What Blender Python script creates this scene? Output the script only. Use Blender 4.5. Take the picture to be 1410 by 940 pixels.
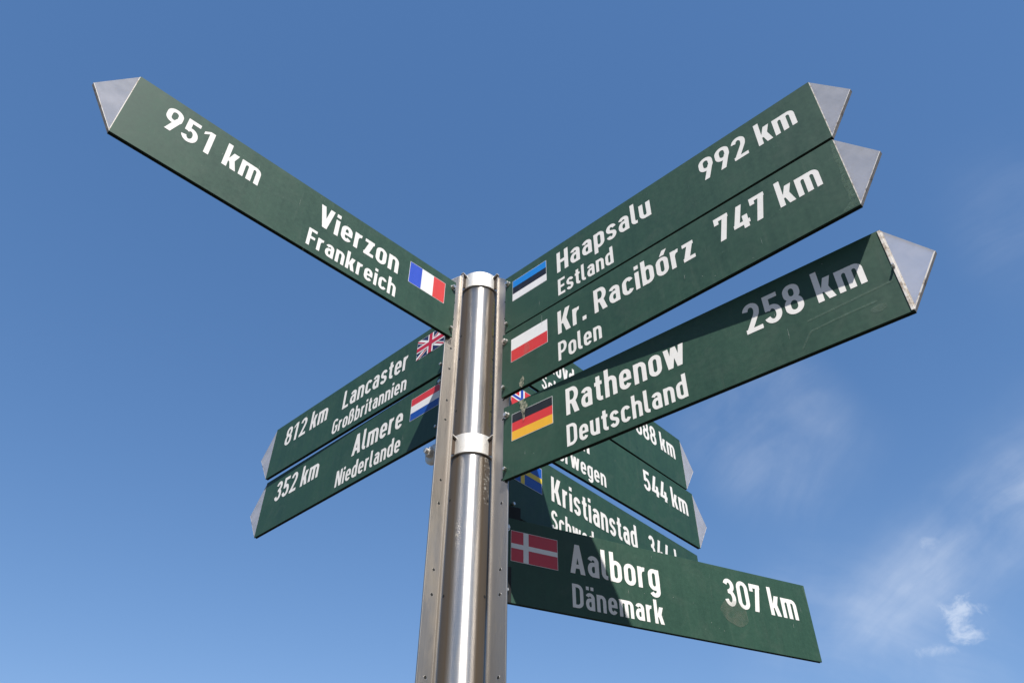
import bpy, bmesh, math, random
from math import sin, cos, pi, radians, sqrt, atan2
from mathutils import Vector, Matrix
from mathutils.geometry import delaunay_2d_cdt

for o in list(bpy.data.objects):
    bpy.data.objects.remove(o)
scn = bpy.context.scene
C = scn.collection
R = random.Random(7)

# ------------------------------------------------------------------ camera
ZT = 2.75                                   # height of the top row of signs above the pavement
CAM = Vector((0.071447, -1.200594, ZT - 1.125115))
pitch, roll = 0.699781, 0.010896
fwd = Vector((0, cos(pitch), sin(pitch)))
up0 = Vector((0, -sin(pitch), cos(pitch)))
rt0 = Vector((1, 0, 0))
rt = rt0 * cos(roll) + up0 * sin(roll)
up = up0 * cos(roll) - rt0 * sin(roll)
cam = bpy.data.objects.new('camera', bpy.data.cameras.new('camera'))
C.objects.link(cam)
cam.matrix_world = Matrix(((rt.x, up.x, -fwd.x, CAM.x), (rt.y, up.y, -fwd.y, CAM.y),
                           (rt.z, up.z, -fwd.z, CAM.z), (0, 0, 0, 1)))
cam.data.sensor_width = 36.0
cam.data.lens = 36.0 * 1047.36 / 1410.0
cam.data.clip_start = 0.02
cam.data.clip_end = 6000
scn.camera = cam

# ------------------------------------------------------------------ sun, sky, exposure
SUN_AZ, SUN_EL = radians(-78.5), radians(53.2)
SUN = Vector((cos(SUN_EL) * cos(SUN_AZ), cos(SUN_EL) * sin(SUN_AZ), sin(SUN_EL)))
sl = bpy.data.lights.new('sun', 'SUN')
sl.energy = 5.0
sl.angle = radians(0.53)
sl.color = (1.0, 0.955, 0.89)
so = bpy.data.objects.new('sun', sl)
C.objects.link(so)
so.rotation_euler = (-SUN).to_track_quat('-Z', 'Y').to_euler()

scn.view_settings.view_transform = 'Standard'
scn.view_settings.look = 'None'
scn.view_settings.exposure = 0.45
scn.view_settings.gamma = 1.0
scn.view_settings.use_curve_mapping = False

world = bpy.data.worlds.new('World')
scn.world = world
world.use_nodes = True
wn, wl = world.node_tree.nodes, world.node_tree.links
for n in list(wn):
    wn.remove(n)
def N(t, **kw):
    n = wn.new(t)
    for k, v in kw.items():
        setattr(n, k, v)
    return n
def wmath(op, a, b=None, c=None):
    n = N('ShaderNodeMath', operation=op)
    for i, v in enumerate((a, b, c)):
        if v is None:
            continue
        if isinstance(v, (int, float)):
            n.inputs[i].default_value = v
        else:
            wl.new(v, n.inputs[i])
    return n.outputs[0]
def wdot(sock, v):
    n = N('ShaderNodeVectorMath', operation='DOT_PRODUCT')
    wl.new(sock, n.inputs[0])
    n.inputs[1].default_value = v
    return n.outputs['Value']
sky = N('ShaderNodeTexSky')
sky.sky_type = 'NISHITA'
sky.sun_disc = False
sky.sun_elevation = SUN_EL
sky.sun_rotation = atan2(SUN.x, SUN.y)
sky.altitude = 0
sky.air_density = 1.0
sky.dust_density = 0.0
sky.ozone_density = 4.5
SKY_STRENGTH = 0.10
geo = N('ShaderNodeNewGeometry')
tc = N('ShaderNodeTexCoord')
D = tc.outputs['Generated']
# thin cirrus and a few small puffs: gnomonic plane around a fixed direction of the sky
e0 = Vector((0.4518, 0.8096, 0.3748)).normalized()
e1 = Vector((e0.y, -e0.x, 0)).normalized()
e2 = e1.cross(e0).normalized()
if e2.z < 0:
    e2 = -e2
d0 = wmath('MAXIMUM', wdot(D, e0), 0.05)
U = wmath('DIVIDE', wdot(D, e1), d0)
V = wmath('DIVIDE', wdot(D, e2), d0)
def uv_of(d):
    d = Vector(d)
    return d.dot(e1) / d.dot(e0), d.dot(e2) / d.dot(e0)
def wnoise(vec, scale, detail, rough, dist=0.0):
    n = N('ShaderNodeTexNoise')
    n.inputs['Scale'].default_value = scale
    n.inputs['Detail'].default_value = detail
    n.inputs['Roughness'].default_value = rough
    n.inputs['Distortion'].default_value = dist
    wl.new(vec, n.inputs['Vector'])
    return n.outputs['Fac']
def smooth(sock, a, b):
    n = N('ShaderNodeMapRange')
    n.interpolation_type = 'SMOOTHSTEP'
    wl.new(sock, n.inputs['Value'])
    n.inputs['From Min'].default_value = a
    n.inputs['From Max'].default_value = b
    return n.outputs['Result']
def rot_axes(p0, p1):
    """coordinates along / across the segment p0-p1 in the sky plane"""
    dx, dy = p1[0] - p0[0], p1[1] - p0[1]
    L = sqrt(dx * dx + dy * dy)
    dx, dy = dx / L, dy / L
    a = wmath('ADD', wmath('MULTIPLY', wmath('SUBTRACT', U, p0[0]), dx), wmath('MULTIPLY', wmath('SUBTRACT', V, p0[1]), dy))
    b = wmath('ADD', wmath('MULTIPLY', wmath('SUBTRACT', U, p0[0]), -dy), wmath('MULTIPLY', wmath('SUBTRACT', V, p0[1]), dx))
    return a, b, L
def combine(x, y, z=0.0):
    n = N('ShaderNodeCombineXYZ')
    for i, v in enumerate((x, y, z)):
        if isinstance(v, (int, float)):
            n.inputs[i].default_value = v
        else:
            wl.new(v, n.inputs[i])
    return n.outputs[0]
def gauss(x, s):
    return wmath('EXPONENT', wmath('MULTIPLY', wmath('MULTIPLY', x, x), -1.0 / (2 * s * s)))
def wisp(da, db, width, amount, seed, soft=0.25):
    a, b, L = rot_axes(uv_of(da), uv_of(db))
    warp = wmath('MULTIPLY', wmath('SUBTRACT', wnoise(combine(a, b, seed), 5.0, 2, 0.5), 0.5), width * 1.6)
    b2 = wmath('ADD', b, warp)
    n = wnoise(combine(wmath('MULTIPLY', a, 6.0), wmath('MULTIPLY', b2, 30.0), seed), 1.0, 9, 0.58, 0.15)
    n2 = wnoise(combine(a, b2, seed + 3.0), 7.0, 5, 0.6)
    m = wmath('MULTIPLY', gauss(b2, width), wmath('MULTIPLY', smooth(n, 0.0, 1.0), smooth(n2, 0.15, 0.70)))
    ends = wmath('MULTIPLY', smooth(a, -soft * L, soft * L), wmath('SUBTRACT', 1.0, smooth(a, (1 - soft) * L, (1 + soft) * L)))
    return wmath('MULTIPLY', wmath('MULTIPLY', m, ends), amount)
def puff(d, ru, rv, amount, seed):
    u0, v0 = uv_of(d)
    x, y = wmath('SUBTRACT', U, u0), wmath('SUBTRACT', V, v0)
    n = wnoise(combine(x, wmath('MULTIPLY', y, 1.15), seed), 52.0, 8, 0.66, 0.4)
    g = wmath('MULTIPLY', gauss(x, ru), gauss(y, rv))
    v = wmath('ADD', g, wmath('MULTIPLY', wmath('SUBTRACT', n, 0.52), 2.6))
    return wmath('MULTIPLY', wmath('MULTIPLY', smooth(v, 0.3, 1.25), smooth(g, 0.05, 0.6)), amount)
parts = [
    wisp((0.63, 0.66, 0.47), (0.44, 0.835, 0.33), 0.036, 0.42, 1.3),
    wisp((0.49, 0.795, 0.375), (0.385, 0.86, 0.295), 0.024, 0.42, 4.1),
    wisp((0.37, 0.74, 0.57), (0.25, 0.83, 0.50), 0.050, 0.24, 7.7),
    wisp((0.38, 0.76, 0.54), (0.33, 0.83, 0.43), 0.040, 0.15, 9.2),
    wisp((0.66, 0.55, 0.70), (0.52, 0.60, 0.66), 0.05, 0.09, 12.9),
    wisp((0.30, 0.88, 0.33), (0.50, 0.83, 0.24), 0.05, 0.24, 15.5),
    puff((0.4900, 0.8165, 0.3075), 0.016, 0.020, 0.42, 21.0),
    puff((0.4925, 0.8235, 0.2870), 0.014, 0.008, 0.36, 24.0),
    puff((0.4614, 0.8423, 0.2780), 0.020, 0.005, 0.20, 27.0),
    puff((0.4703, 0.7960, 0.3810), 0.009, 0.006, 0.15, 31.0),
]
# added unseen bright cloud round the sun, neutralising blue in the steel
near = smooth(wdot(D, SUN), 0.52, 0.97)
vn = wnoise(D, 2.6, 6, 0.6, 0.5)
fill_cloud = wmath('MULTIPLY', wmath('MULTIPLY', near, smooth(vn, 0.15, 0.75)), 0.55)
cl = parts[0]
for p_ in parts[1:]:
    cl = wmath('SUBTRACT', 1.0, wmath('MULTIPLY', wmath('SUBTRACT', 1.0, cl), wmath('SUBTRACT', 1.0, p_)))
front = smooth(wdot(D, e0), 0.2, 0.5)
cl = wmath('MULTIPLY', cl, front)
cl = wmath('MAXIMUM', cl, fill_cloud)
mixc = N('ShaderNodeMix', data_type='RGBA')
wl.new(cl, mixc.inputs['Factor'])
# clear-air colour response: deeper blue with a gentler brightening to the horizon
sep = N('ShaderNodeSeparateColor')
wl.new(sky.outputs[0], sep.inputs[0])
com = N('ShaderNodeCombineColor')
for i, (k_, g_) in enumerate(((0.779, 0.91), (0.742, 0.731), (0.888, 0.636))):
    q_ = wmath('POWER', wmath('MULTIPLY', sep.outputs[i], 0.1366), g_)
    wl.new(wmath('MULTIPLY', q_, k_ / 0.1366), com.inputs[i])
wl.new(com.outputs[0], mixc.inputs[6])
mixc.inputs[7].default_value = (7.2, 7.6, 8.2, 1)
bg = N('ShaderNodeBackground')
bg.inputs['Strength'].default_value = SKY_STRENGTH
wl.new(mixc.outputs[2], bg.inputs['Color'])
wo = N('ShaderNodeOutputWorld')
wl.new(bg.outputs[0], wo.inputs['Surface'])

# ------------------------------------------------------------------ materials
def mat(name):
    m = bpy.data.materials.new(name)
    m.use_nodes = True
    nt = m.node_tree
    for n in list(nt.nodes):
        nt.nodes.remove(n)
    out = nt.nodes.new('ShaderNodeOutputMaterial')
    return m, nt, out
def nd(nt, t, ins=None, **kw):
    n = nt.nodes.new(t)
    for k, v in kw.items():
        setattr(n, k, v)
    for k, v in (ins or {}).items():
        if hasattr(v, 'is_linked') or isinstance(v, bpy.types.NodeSocket):
            nt.links.new(v, n.inputs[k])
        else:
            n.inputs[k].default_value = v
    return n
def objcoord(nt, scale=(1, 1, 1), loc=(0, 0, 0)):
    t = nd(nt, 'ShaderNodeTexCoord')
    mp = nd(nt, 'ShaderNodeMapping', {'Vector': t.outputs['Object'], 'Scale': scale, 'Location': loc})
    return mp.outputs[0]
def ramp(nt, fac, stops):
    r = nd(nt, 'ShaderNodeValToRGB', {'Fac': fac})
    el = r.color_ramp.elements
    el[0].position, el[0].color = stops[0][0], (*stops[0][1], 1)
    el[1].position, el[1].color = stops[-1][0], (*stops[-1][1], 1)
    for p, c in stops[1:-1]:
        e = el.new(p)
        e.color = (*c, 1)
    return r.outputs['Color']
def noise(nt, vec, scale, detail=4, rough=0.55, dist=0.0):
    return nd(nt, 'ShaderNodeTexNoise', {'Vector': vec, 'Scale': scale, 'Detail': detail, 'Roughness': rough, 'Distortion': dist}).outputs['Fac']
def g3(v):
    return (v, v, v)

def painted(name, base, rough=0.42, var=0.25, spec=0.5, dust=0.05):
    m, nt, out = mat(name)
    oi = nd(nt, 'ShaderNodeObjectInfo')        # every sign weathers differently
    of_ = nd(nt, 'ShaderNodeMath', {0: oi.outputs['Random'], 1: 37.0}, operation='MULTIPLY').outputs[0]
    oc = nd(nt, 'ShaderNodeCombineXYZ', {0: of_, 1: of_, 2: of_}).outputs[0]
    def off(vec):
        return nd(nt, 'ShaderNodeVectorMath', {0: vec, 1: oc}, operation='ADD').outputs[0]
    v = off(objcoord(nt))
    vs = off(objcoord(nt, (1.0, 1.0, 0.10)))
    a = noise(nt, v, 9, 5, 0.6)
    drip = nd(nt, 'ShaderNodeMapRange', {'Value': noise(nt, vs, 95, 4, 0.6), 'From Min': 0.58, 'From Max': 0.80, 'To Max': dust}).outputs[0]
    film = nd(nt, 'ShaderNodeMapRange', {'Value': noise(nt, v, 22, 6, 0.68, 0.6), 'From Min': 0.50, 'From Max': 0.82, 'To Max': dust}).outputs[0]
    film = nd(nt, 'ShaderNodeMath', {0: drip, 1: film}, operation='MAXIMUM').outputs[0]
    b = noise(nt, vs, 60, 5, 0.65)
    c = noise(nt, v, 140, 2, 0.5)
    f = nd(nt, 'ShaderNodeMath', {0: a, 1: b}, operation='ADD').outputs[0]
    f = nd(nt, 'ShaderNodeMath', {0: f, 1: c}, operation='ADD').outputs[0]
    f = nd(nt, 'ShaderNodeMapRange', {'Value': f, 'From Min': 1.0, 'From Max': 2.0}).outputs[0]
    lo = tuple(x * (1 - var) for x in base)
    hi = tuple(x * (1 + var) + 0.004 * var for x in base)
    col = ramp(nt, f, [(0.0, lo), (1.0, hi)])
    col = nd(nt, 'ShaderNodeMix', {'Factor': film, 6: col, 7: (0.17, 0.19, 0.155, 1)}, data_type='RGBA').outputs[2]
    rr = nd(nt, 'ShaderNodeMapRange', {'Value': f, 'From Min': 0.0, 'From Max': 1.0, 'To Min': rough - 0.06, 'To Max': rough + 0.08}).outputs[0]
    bmp = nd(nt, 'ShaderNodeBump', {'Height': noise(nt, v, 120, 3), 'Strength': 0.04, 'Distance': 0.001})
    p = nd(nt, 'ShaderNodeBsdfPrincipled', {'Base Color': col, 'Roughness': rr, 'Specular IOR Level': spec, 'Normal': bmp.outputs[0]})
    nt.links.new(p.outputs[0], out.inputs[0])
    return m
M = {}
M['green'] = painted('moss green sign paint', (0.0215, 0.065, 0.042), 0.54, 0.20, 0.36, 0.13)
M['edge'] = painted('black panel edge', (0.008, 0.009, 0.009), 0.6, 0.3, 0.3)
M['white'] = painted('white reflective film', (0.82, 0.80, 0.77), 0.45, 0.04, 0.4, 0.06)
FL = {
    'blue_fr': (0.035, 0.085, 0.52), 'white': (0.80, 0.80, 0.80), 'red': (0.62, 0.035, 0.035), 'red_fr': (0.66, 0.055, 0.045),
    'sky': (0.012, 0.22, 0.66), 'black': (0.010, 0.010, 0.013), 'gold': (0.80, 0.42, 0.025), 'navy': (0.010, 0.018, 0.075),
    'uk_red': (0.50, 0.016, 0.040), 'nl_blue': (0.008, 0.065, 0.34), 'se_blue': (0.010, 0.085, 0.42), 'se_gold': (0.78, 0.56, 0.030),
    'dk_red': (0.56, 0.030, 0.050), 'no_blue': (0.02, 0.06, 0.42),
}
for k, v in FL.items():
    M['flag_' + k] = painted('printed film ' + k, v, 0.4, 0.05)

def steel(name, base, rough, aniso=0.0, grain=(1, 1, 1), dirt=(0.20, 0.16, 0.11), dirt_amt=0.35, metal=1.0, tangent=False, grime_reflection=False):
    m, nt, out = mat(name)
    v = objcoord(nt)
    gr = noise(nt, objcoord(nt, grain), 300, 4, 0.6)
    d = noise(nt, objcoord(nt, (1, 1, 0.25)), 26, 7, 0.7, 0.4)
    dm = nd(nt, 'ShaderNodeMapRange', {'Value': d, 'From Min': 0.5, 'From Max': 0.78, 'To Max': dirt_amt}).outputs[0]
    c1 = ramp(nt, gr, [(0.25, tuple(x * 0.86 for x in base)), (0.75, base)])
    mx = nd(nt, 'ShaderNodeMix', {'Factor': dm, 6: c1, 7: (*dirt, 1)}, data_type='RGBA').outputs[2]
    if grime_reflection:
        # brown grime beside the rails, painting in the pole's dark reflections too
        sx = nd(nt, 'ShaderNodeSeparateXYZ', {0: v})
        ang = nd(nt, 'ShaderNodeMath', {0: sx.outputs[1], 1: sx.outputs[0]}, operation='ARCTAN2').outputs[0]
        film = None
        for az_ in (-136.2, -43.1, 46.6, 136.2):
            d_ = nd(nt, 'ShaderNodeMath', {0: nd(nt, 'ShaderNodeMath', {0: ang, 1: radians(az_)}, operation='SUBTRACT').outputs[0]}, operation='ABSOLUTE').outputs[0]
            w_ = noise(nt, objcoord(nt, (1, 1, 0.06)), 60, 5, 0.6)
            d_ = nd(nt, 'ShaderNodeMath', {0: d_, 1: nd(nt, 'ShaderNodeMath', {0: w_, 1: 0.16}, operation='MULTIPLY').outputs[0]}, operation='SUBTRACT').outputs[0]
            k_ = nd(nt, 'ShaderNodeMapRange', {'Value': d_, 'From Min': 0.10, 'From Max': 0.40, 'To Min': 0.92, 'To Max': 0.0}).outputs[0]
            film = k_ if film is None else nd(nt, 'ShaderNodeMath', {0: film, 1: k_}, operation='MAXIMUM').outputs[0]
        mx = nd(nt, 'ShaderNodeMix', {'Factor': film, 6: mx, 7: (0.15, 0.105, 0.060, 1)}, data_type='RGBA').outputs[2]
        dm = nd(nt, 'ShaderNodeMath', {0: dm, 1: nd(nt, 'ShaderNodeMath', {0: film, 1: 0.45}, operation='MULTIPLY').outputs[0]}, operation='MAXIMUM').outputs[0]
    rr = nd(nt, 'ShaderNodeMapRange', {'Value': gr, 'To Min': rough - 0.05, 'To Max': rough + 0.07}).outputs[0]
    rr = nd(nt, 'ShaderNodeMath', {0: rr, 1: nd(nt, 'ShaderNodeMath', {0: dm, 1: 0.4}, operation='MULTIPLY').outputs[0]}, operation='ADD').outputs[0]
    mt = nd(nt, 'ShaderNodeMath', {0: metal, 1: nd(nt, 'ShaderNodeMath', {0: dm, 1: 0.8}, operation='MULTIPLY').outputs[0]}, operation='SUBTRACT').outputs[0]
    p = nd(nt, 'ShaderNodeBsdfPrincipled', {'Base Color': mx, 'Metallic': mt, 'Roughness': rr, 'Anisotropic': aniso, 'Anisotropic Rotation': 0.25})
    if tangent:
        t = nd(nt, 'ShaderNodeTangent', direction_type='RADIAL', axis='Z')
        nt.links.new(t.outputs[0], p.inputs['Tangent'])
    bm_ = nd(nt, 'ShaderNodeBump', {'Height': gr, 'Strength': 0.06, 'Distance': 0.0006})
    nt.links.new(bm_.outputs[0], p.inputs['Normal'])
    nt.links.new(p.outputs[0], out.inputs[0])
    return m
M['pole'] = steel('brushed stainless pole', (0.55, 0.53, 0.505), 0.34, 0.88, (0.05, 0.05, 6), dirt_amt=0.30, tangent=True, grime_reflection=True)
M['rail'] = steel('dull rolled steel', (0.46, 0.425, 0.385), 0.46, 0.0, (3, 3, 0.08), dirt_amt=0.6)
M['ring'] = steel('cast bright steel', (0.80, 0.78, 0.74), 0.52, 0.0, (1, 1, 1), (0.30, 0.22, 0.14), 0.5, 0.75)
M['dark_steel'] = steel('dark brown steel', (0.060, 0.045, 0.034), 0.75, 0.0, (1, 1, 1), (0.16, 0.085, 0.04), 0.6, 0.2)
M['bolt'] = steel('zinc bolt', (0.70, 0.67, 0.62), 0.38, 0.0, (1, 1, 1), (0.25, 0.17, 0.09), 0.5)
m, nt, out = mat('dark drilled hole')
p = nd(nt, 'ShaderNodeBsdfPrincipled', {'Base Color': (0.012, 0.011, 0.010, 1), 'Roughness': 0.8})
nt.links.new(p.outputs[0], out.inputs[0])
M['hole'] = m

# frosted acrylic arrow tips, and their dirty glued edges
m, nt, out = mat('frosted clear acrylic')
v = objcoord(nt)
f = noise(nt, v, 24, 5, 0.6, 0.3)
f2 = noise(nt, v, 420, 3, 0.6)
col = ramp(nt, f, [(0.3, (0.80, 0.83, 0.93)), (0.7, (0.90, 0.90, 0.97))])
dif = nd(nt, 'ShaderNodeBsdfDiffuse', {'Color': col})
trl = nd(nt, 'ShaderNodeBsdfTranslucent', {'Color': col})
m1 = nd(nt, 'ShaderNodeMixShader', {0: 0.36, 1: dif.outputs[0], 2: trl.outputs[0]})
tr = nd(nt, 'ShaderNodeBsdfTransparent', {'Color': (0.88, 0.91, 0.97, 1)})
op = nd(nt, 'ShaderNodeMapRange', {'Value': f, 'From Min': 0.25, 'From Max': 0.75, 'To Min': 0.47, 'To Max': 0.62}).outputs[0]
m2 = nd(nt, 'ShaderNodeMixShader', {0: op, 1: tr.outputs[0], 2: m1.outputs[0]})
gl = nd(nt, 'ShaderNodeBsdfGlossy', {'Color': (1, 1, 1, 1), 'Roughness': 0.12})
fr = nd(nt, 'ShaderNodeFresnel', {'IOR': 1.45})
m3 = nd(nt, 'ShaderNodeMixShader', {0: fr.outputs[0], 1: m2.outputs[0], 2: gl.outputs[0]})
nt.links.new(m3.outputs[0], out.inputs[0])
M['acrylic'] = m
m, nt, out = mat('weathered acrylic edge')
v = objcoord(nt)
f = noise(nt, v, 95, 5, 0.65, 0.4)
col = ramp(nt, f, [(0.28, (0.10, 0.07, 0.045)), (0.40, (0.42, 0.35, 0.28)), (0.50, (0.66, 0.62, 0.58)), (0.8, (0.76, 0.74, 0.72))])
p = nd(nt, 'ShaderNodeBsdfPrincipled', {'Base Color': col, 'Roughness': 0.6})
nt.links.new(p.outputs[0], out.inputs[0])
M['acrylic_edge'] = m

def decal(name, colr, scale, lo, hi, amt, rough=0.7):
    m, nt, out = mat(name)
    v = objcoord(nt)
    f = noise(nt, v, scale, 6, 0.7, 0.4)
    a = nd(nt, 'ShaderNodeMapRange', {'Value': f, 'From Min': lo, 'From Max': hi, 'To Max': amt}).outputs[0]
    p = nd(nt, 'ShaderNodeBsdfPrincipled', {'Base Color': (*colr, 1), 'Roughness': rough, 'Alpha': a})
    nt.links.new(p.outputs[0], out.inputs[0])
    return m
M['chip'] = decal('pale scratch', (0.42, 0.45, 0.42), 300, 0.30, 0.6, 0.55)
M['scuff'] = decal('faint scuff', (0.20, 0.27, 0.22), 260, 0.25, 0.75, 0.26)
M['stain'] = decal('dry round stain', (0.19, 0.20, 0.155), 70, 0.25, 0.72, 0.36)
M['dropping'] = decal('dried bird dropping', (0.42, 0.40, 0.30), 170, 0.40, 0.60, 0.75)
M['bleach'] = decal('bleached paint', (0.13, 0.22, 0.16), 150, 0.35, 0.65, 0.45)
M['algae'] = decal('yellow green algae', (0.16, 0.14, 0.03), 120, 0.42, 0.66, 0.75)
M['lime'] = decal('lime streak', (0.55, 0.52, 0.46), 150, 0.50, 0.68, 0.7)

# paving far below (seen only as light and reflection)
m, nt, out = mat('grey brown paving')
v = objcoord(nt)
br = nd(nt, 'ShaderNodeTexBrick', {'Vector': v, 'Color1': (0.085, 0.074, 0.062, 1), 'Color2': (0.065, 0.056, 0.048, 1), 'Mortar': (0.07, 0.062, 0.052, 1),
                                   'Scale': 1.0, 'Mortar Size': 0.006, 'Brick Width': 0.2, 'Row Height': 0.1})
f = noise(nt, v, 1.3, 6, 0.6)
mx = nd(nt, 'ShaderNodeMix', {'Factor': f, 6: br.outputs[0], 7: (0.06, 0.053, 0.044, 1)}, data_type='RGBA').outputs[2]
p = nd(nt, 'ShaderNodeBsdfPrincipled', {'Base Color': mx, 'Roughness': 0.85})
nt.links.new(p.outputs[0], out.inputs[0])
M['paving'] = m
M['slope_dim'] = painted('dark dimming slope', (0.045, 0.058, 0.030), 0.9, 0.4, 0.2)

# ------------------------------------------------------------------ mesh helpers
class MB:
    def __init__(s):
        s.v, s.f, s.m = [], [], []
    def poly(s, pts, mi=0):
        i = len(s.v)
        s.v += [tuple(p) for p in pts]
        s.f.append(list(range(i, i + len(pts))))
        s.m.append(mi)
    def box(s, a, b, mi=0, fn=None):
        x0, y0, z0 = a
        x1, y1, z1 = b
        P = [(x0, y0, z0), (x1, y0, z0), (x1, y1, z0), (x0, y1, z0), (x0, y0, z1), (x1, y0, z1), (x1, y1, z1), (x0, y1, z1)]
        if fn:
            P = [fn(q) for q in P]
        i = len(s.v)
        s.v += P
        for q in ((0, 3, 2, 1), (4, 5, 6, 7), (0, 1, 5, 4), (1, 2, 6, 5), (2, 3, 7, 6), (3, 0, 4, 7)):
            s.f.append([i + k for k in q])
            s.m.append(mi)
    def lathe(s, prof, n=24, fn=None, mi=0, cap=True):
        """prof: list of (radius, height); axis = local z, moved by fn"""
        i = len(s.v)
        for r, h in prof:
            for k in range(n):
                a = 2 * pi * k / n
                q = (r * cos(a), r * sin(a), h)
                s.v.append(tuple(fn(q)) if fn else q)
        for j in range(len(prof) - 1):
            for k in range(n):
                s.f.append([i + j * n + k, i + j * n + (k + 1) % n, i + (j + 1) * n + (k + 1) % n, i + (j + 1) * n + k])
                s.m.append(mi)
        if cap:
            s.f.append([i + k for k in range(n)][::-1]); s.m.append(mi)
            s.f.append([i + (len(prof) - 1) * n + k for k in range(n)]); s.m.append(mi)
    def build(s, name, mats, parent=None, smooth=False, bevel=0.0, seg=2, weld=0.0):
        me = bpy.data.meshes.new(name)
        me.from_pydata(s.v, [], s.f)
        for k in (mats if isinstance(mats, (list, tuple)) else [mats]):
            me.materials.append(M[k])
        for p_, mi in zip(me.polygons, s.m):
            p_.material_index = mi
        bm = bmesh.new()
        bm.from_mesh(me)
        if weld:
            bmesh.ops.remove_doubles(bm, verts=bm.verts, dist=weld)
        if bevel:
            es = [e for e in bm.edges if len(e.link_faces) == 2 and e.calc_face_angle(0) > 0.5]
            bmesh.ops.bevel(bm, geom=es, offset=bevel, segments=seg, affect='EDGES', profile=0.5)
        bm.to_mesh(me)
        bm.free()
        if smooth:
            me.shade_smooth()
            me.set_sharp_from_angle(angle=radians(40))
        o = bpy.data.objects.new(name, me)
        C.objects.link(o)
        if parent:
            o.parent = parent
        return o
def thing(name, label, cat, group=None):
    o = bpy.data.objects.new(name, None)
    o.empty_display_size = 0.05
    C.objects.link(o)
    o['label'] = label
    o['category'] = cat
    if group:
        o['group'] = group
    return o

# ------------------------------------------------------------------ lettering: road-sign grotesque drawn with constant strokes
W = 15.9            # stem
B_ = 14.0           # horizontal strokes
XH = 73.0
def arc(cx, cy, rx, ry, a0, a1, n=14):
    return [(cx + rx * cos(radians(a0 + (a1 - a0) * i / n)), cy + ry * sin(radians(a0 + (a1 - a0) * i / n))) for i in range(n + 1)]
def stroke(pts, w=W, wv=None, closed=False):
    """strip of quads along a centre line; stem width w, horizontal width wv"""
    wv = wv or w * 0.9
    P = [pts[0]]
    for q in pts[1:]:
        if abs(q[0] - P[-1][0]) + abs(q[1] - P[-1][1]) > 1e-4:
            P.append(q)
    if closed and abs(P[0][0] - P[-1][0]) + abs(P[0][1] - P[-1][1]) < 1e-4:
        P.pop()
    n = len(P)
    dirs = []
    for i in range(n if closed else n - 1):
        a, b = P[i], P[(i + 1) % n]
        L = sqrt((b[0] - a[0]) ** 2 + (b[1] - a[1]) ** 2)
        dirs.append(((b[0] - a[0]) / L, (b[1] - a[1]) / L))
    Lf, Rt = [], []
    for i in range(n):
        if closed:
            d1, d2 = dirs[i - 1], dirs[i]
        else:
            d1 = dirs[max(i - 1, 0)]
            d2 = dirs[min(i, n - 2)]
        nx, ny = -(d1[1] + d2[1]), d1[0] + d2[0]
        L = sqrt(nx * nx + ny * ny)
        nx, ny = nx / L, ny / L
        cs = max(0.5, nx * -d1[1] + ny * d1[0])
        h = 0.5 * sqrt((w * nx) ** 2 + (wv * ny) ** 2) / cs
        Lf.append((P[i][0] + nx * h, P[i][1] + ny * h))
        Rt.append((P[i][0] - nx * h, P[i][1] - ny * h))
    out = []
    for i in range(n if closed else n - 1):
        j = (i + 1) % n
        out.append([Rt[i], Rt[j], Lf[j], Lf[i]])
    return out
def rect(x0, y0, x1, y1):
    return [[(x0, y0), (x1, y0), (x1, y1), (x0, y1)]]
def diag(x0, y0, x1, y1, w):
    return [[(x0, y0), (x0 + w, y0), (x1 + w, y1), (x1, y1)]] if y1 > y0 else [[(x1, y1), (x1 + w, y1), (x0 + w, y0), (x0, y0)]]
def stadium(x0, y0, x1, y1, r=None):
    h, hv = W / 2, B_ / 2
    rx = (x1 - x0) / 2 - h
    ry = r or rx * 1.08
    ry = min(ry, (y1 - y0) / 2 - hv)
    cx = (x0 + x1) / 2
    p = arc(cx, y1 - hv - ry, rx, ry, 0, 180) + arc(cx, y0 + hv + ry, rx, ry, 180, 360)
    return stroke(p, W, B_, closed=True)
H2 = W / 2
def g_n(x=0.0, w=45.0, top=XH):
    a, b = x + H2, x + w - H2
    r = (b - a) / 2
    return rect(x, 0, x + W, top) + stroke([(b, 0), (b, XH - B_ / 2 - r * 1.1)] + arc((a + b) / 2, XH - B_ / 2 - r * 1.1, r, r * 1.1, 0, 172)[1:], W, B_)
def g_a():
    return (stroke([(35.5, 0), (35.5, 52)] + arc(22, 52, 13.5, 13.5, 0, 162)[1:], W, B_)
            + stroke([(35.5, 43)] + arc(20.5, 25, 12, 18, 90, 270) + [(23, 7)] + arc(23, 21, 12.5, 14, 270, 345)[1:], W * .96, 14))
def g_o():
    return stadium(0, -1, 45, XH + 1)
def g_dots(x0, x1, y=84):
    return rect(x0, y, x0 + 14, y + 15) + rect(x1 - 14, y, x1, y + 15)
def bowl_R(y0, y1, x1):
    r = min((y1 - y0) / 2, 22)
    ym = (y0 + y1) / 2
    return stroke([(H2, y1), (x1 - H2 - 17, y1)] + arc(x1 - H2 - 17, ym, 17, (y1 - y0) / 2, 90, -90)[1:] + [(H2, y0)], W, B_)
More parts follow.
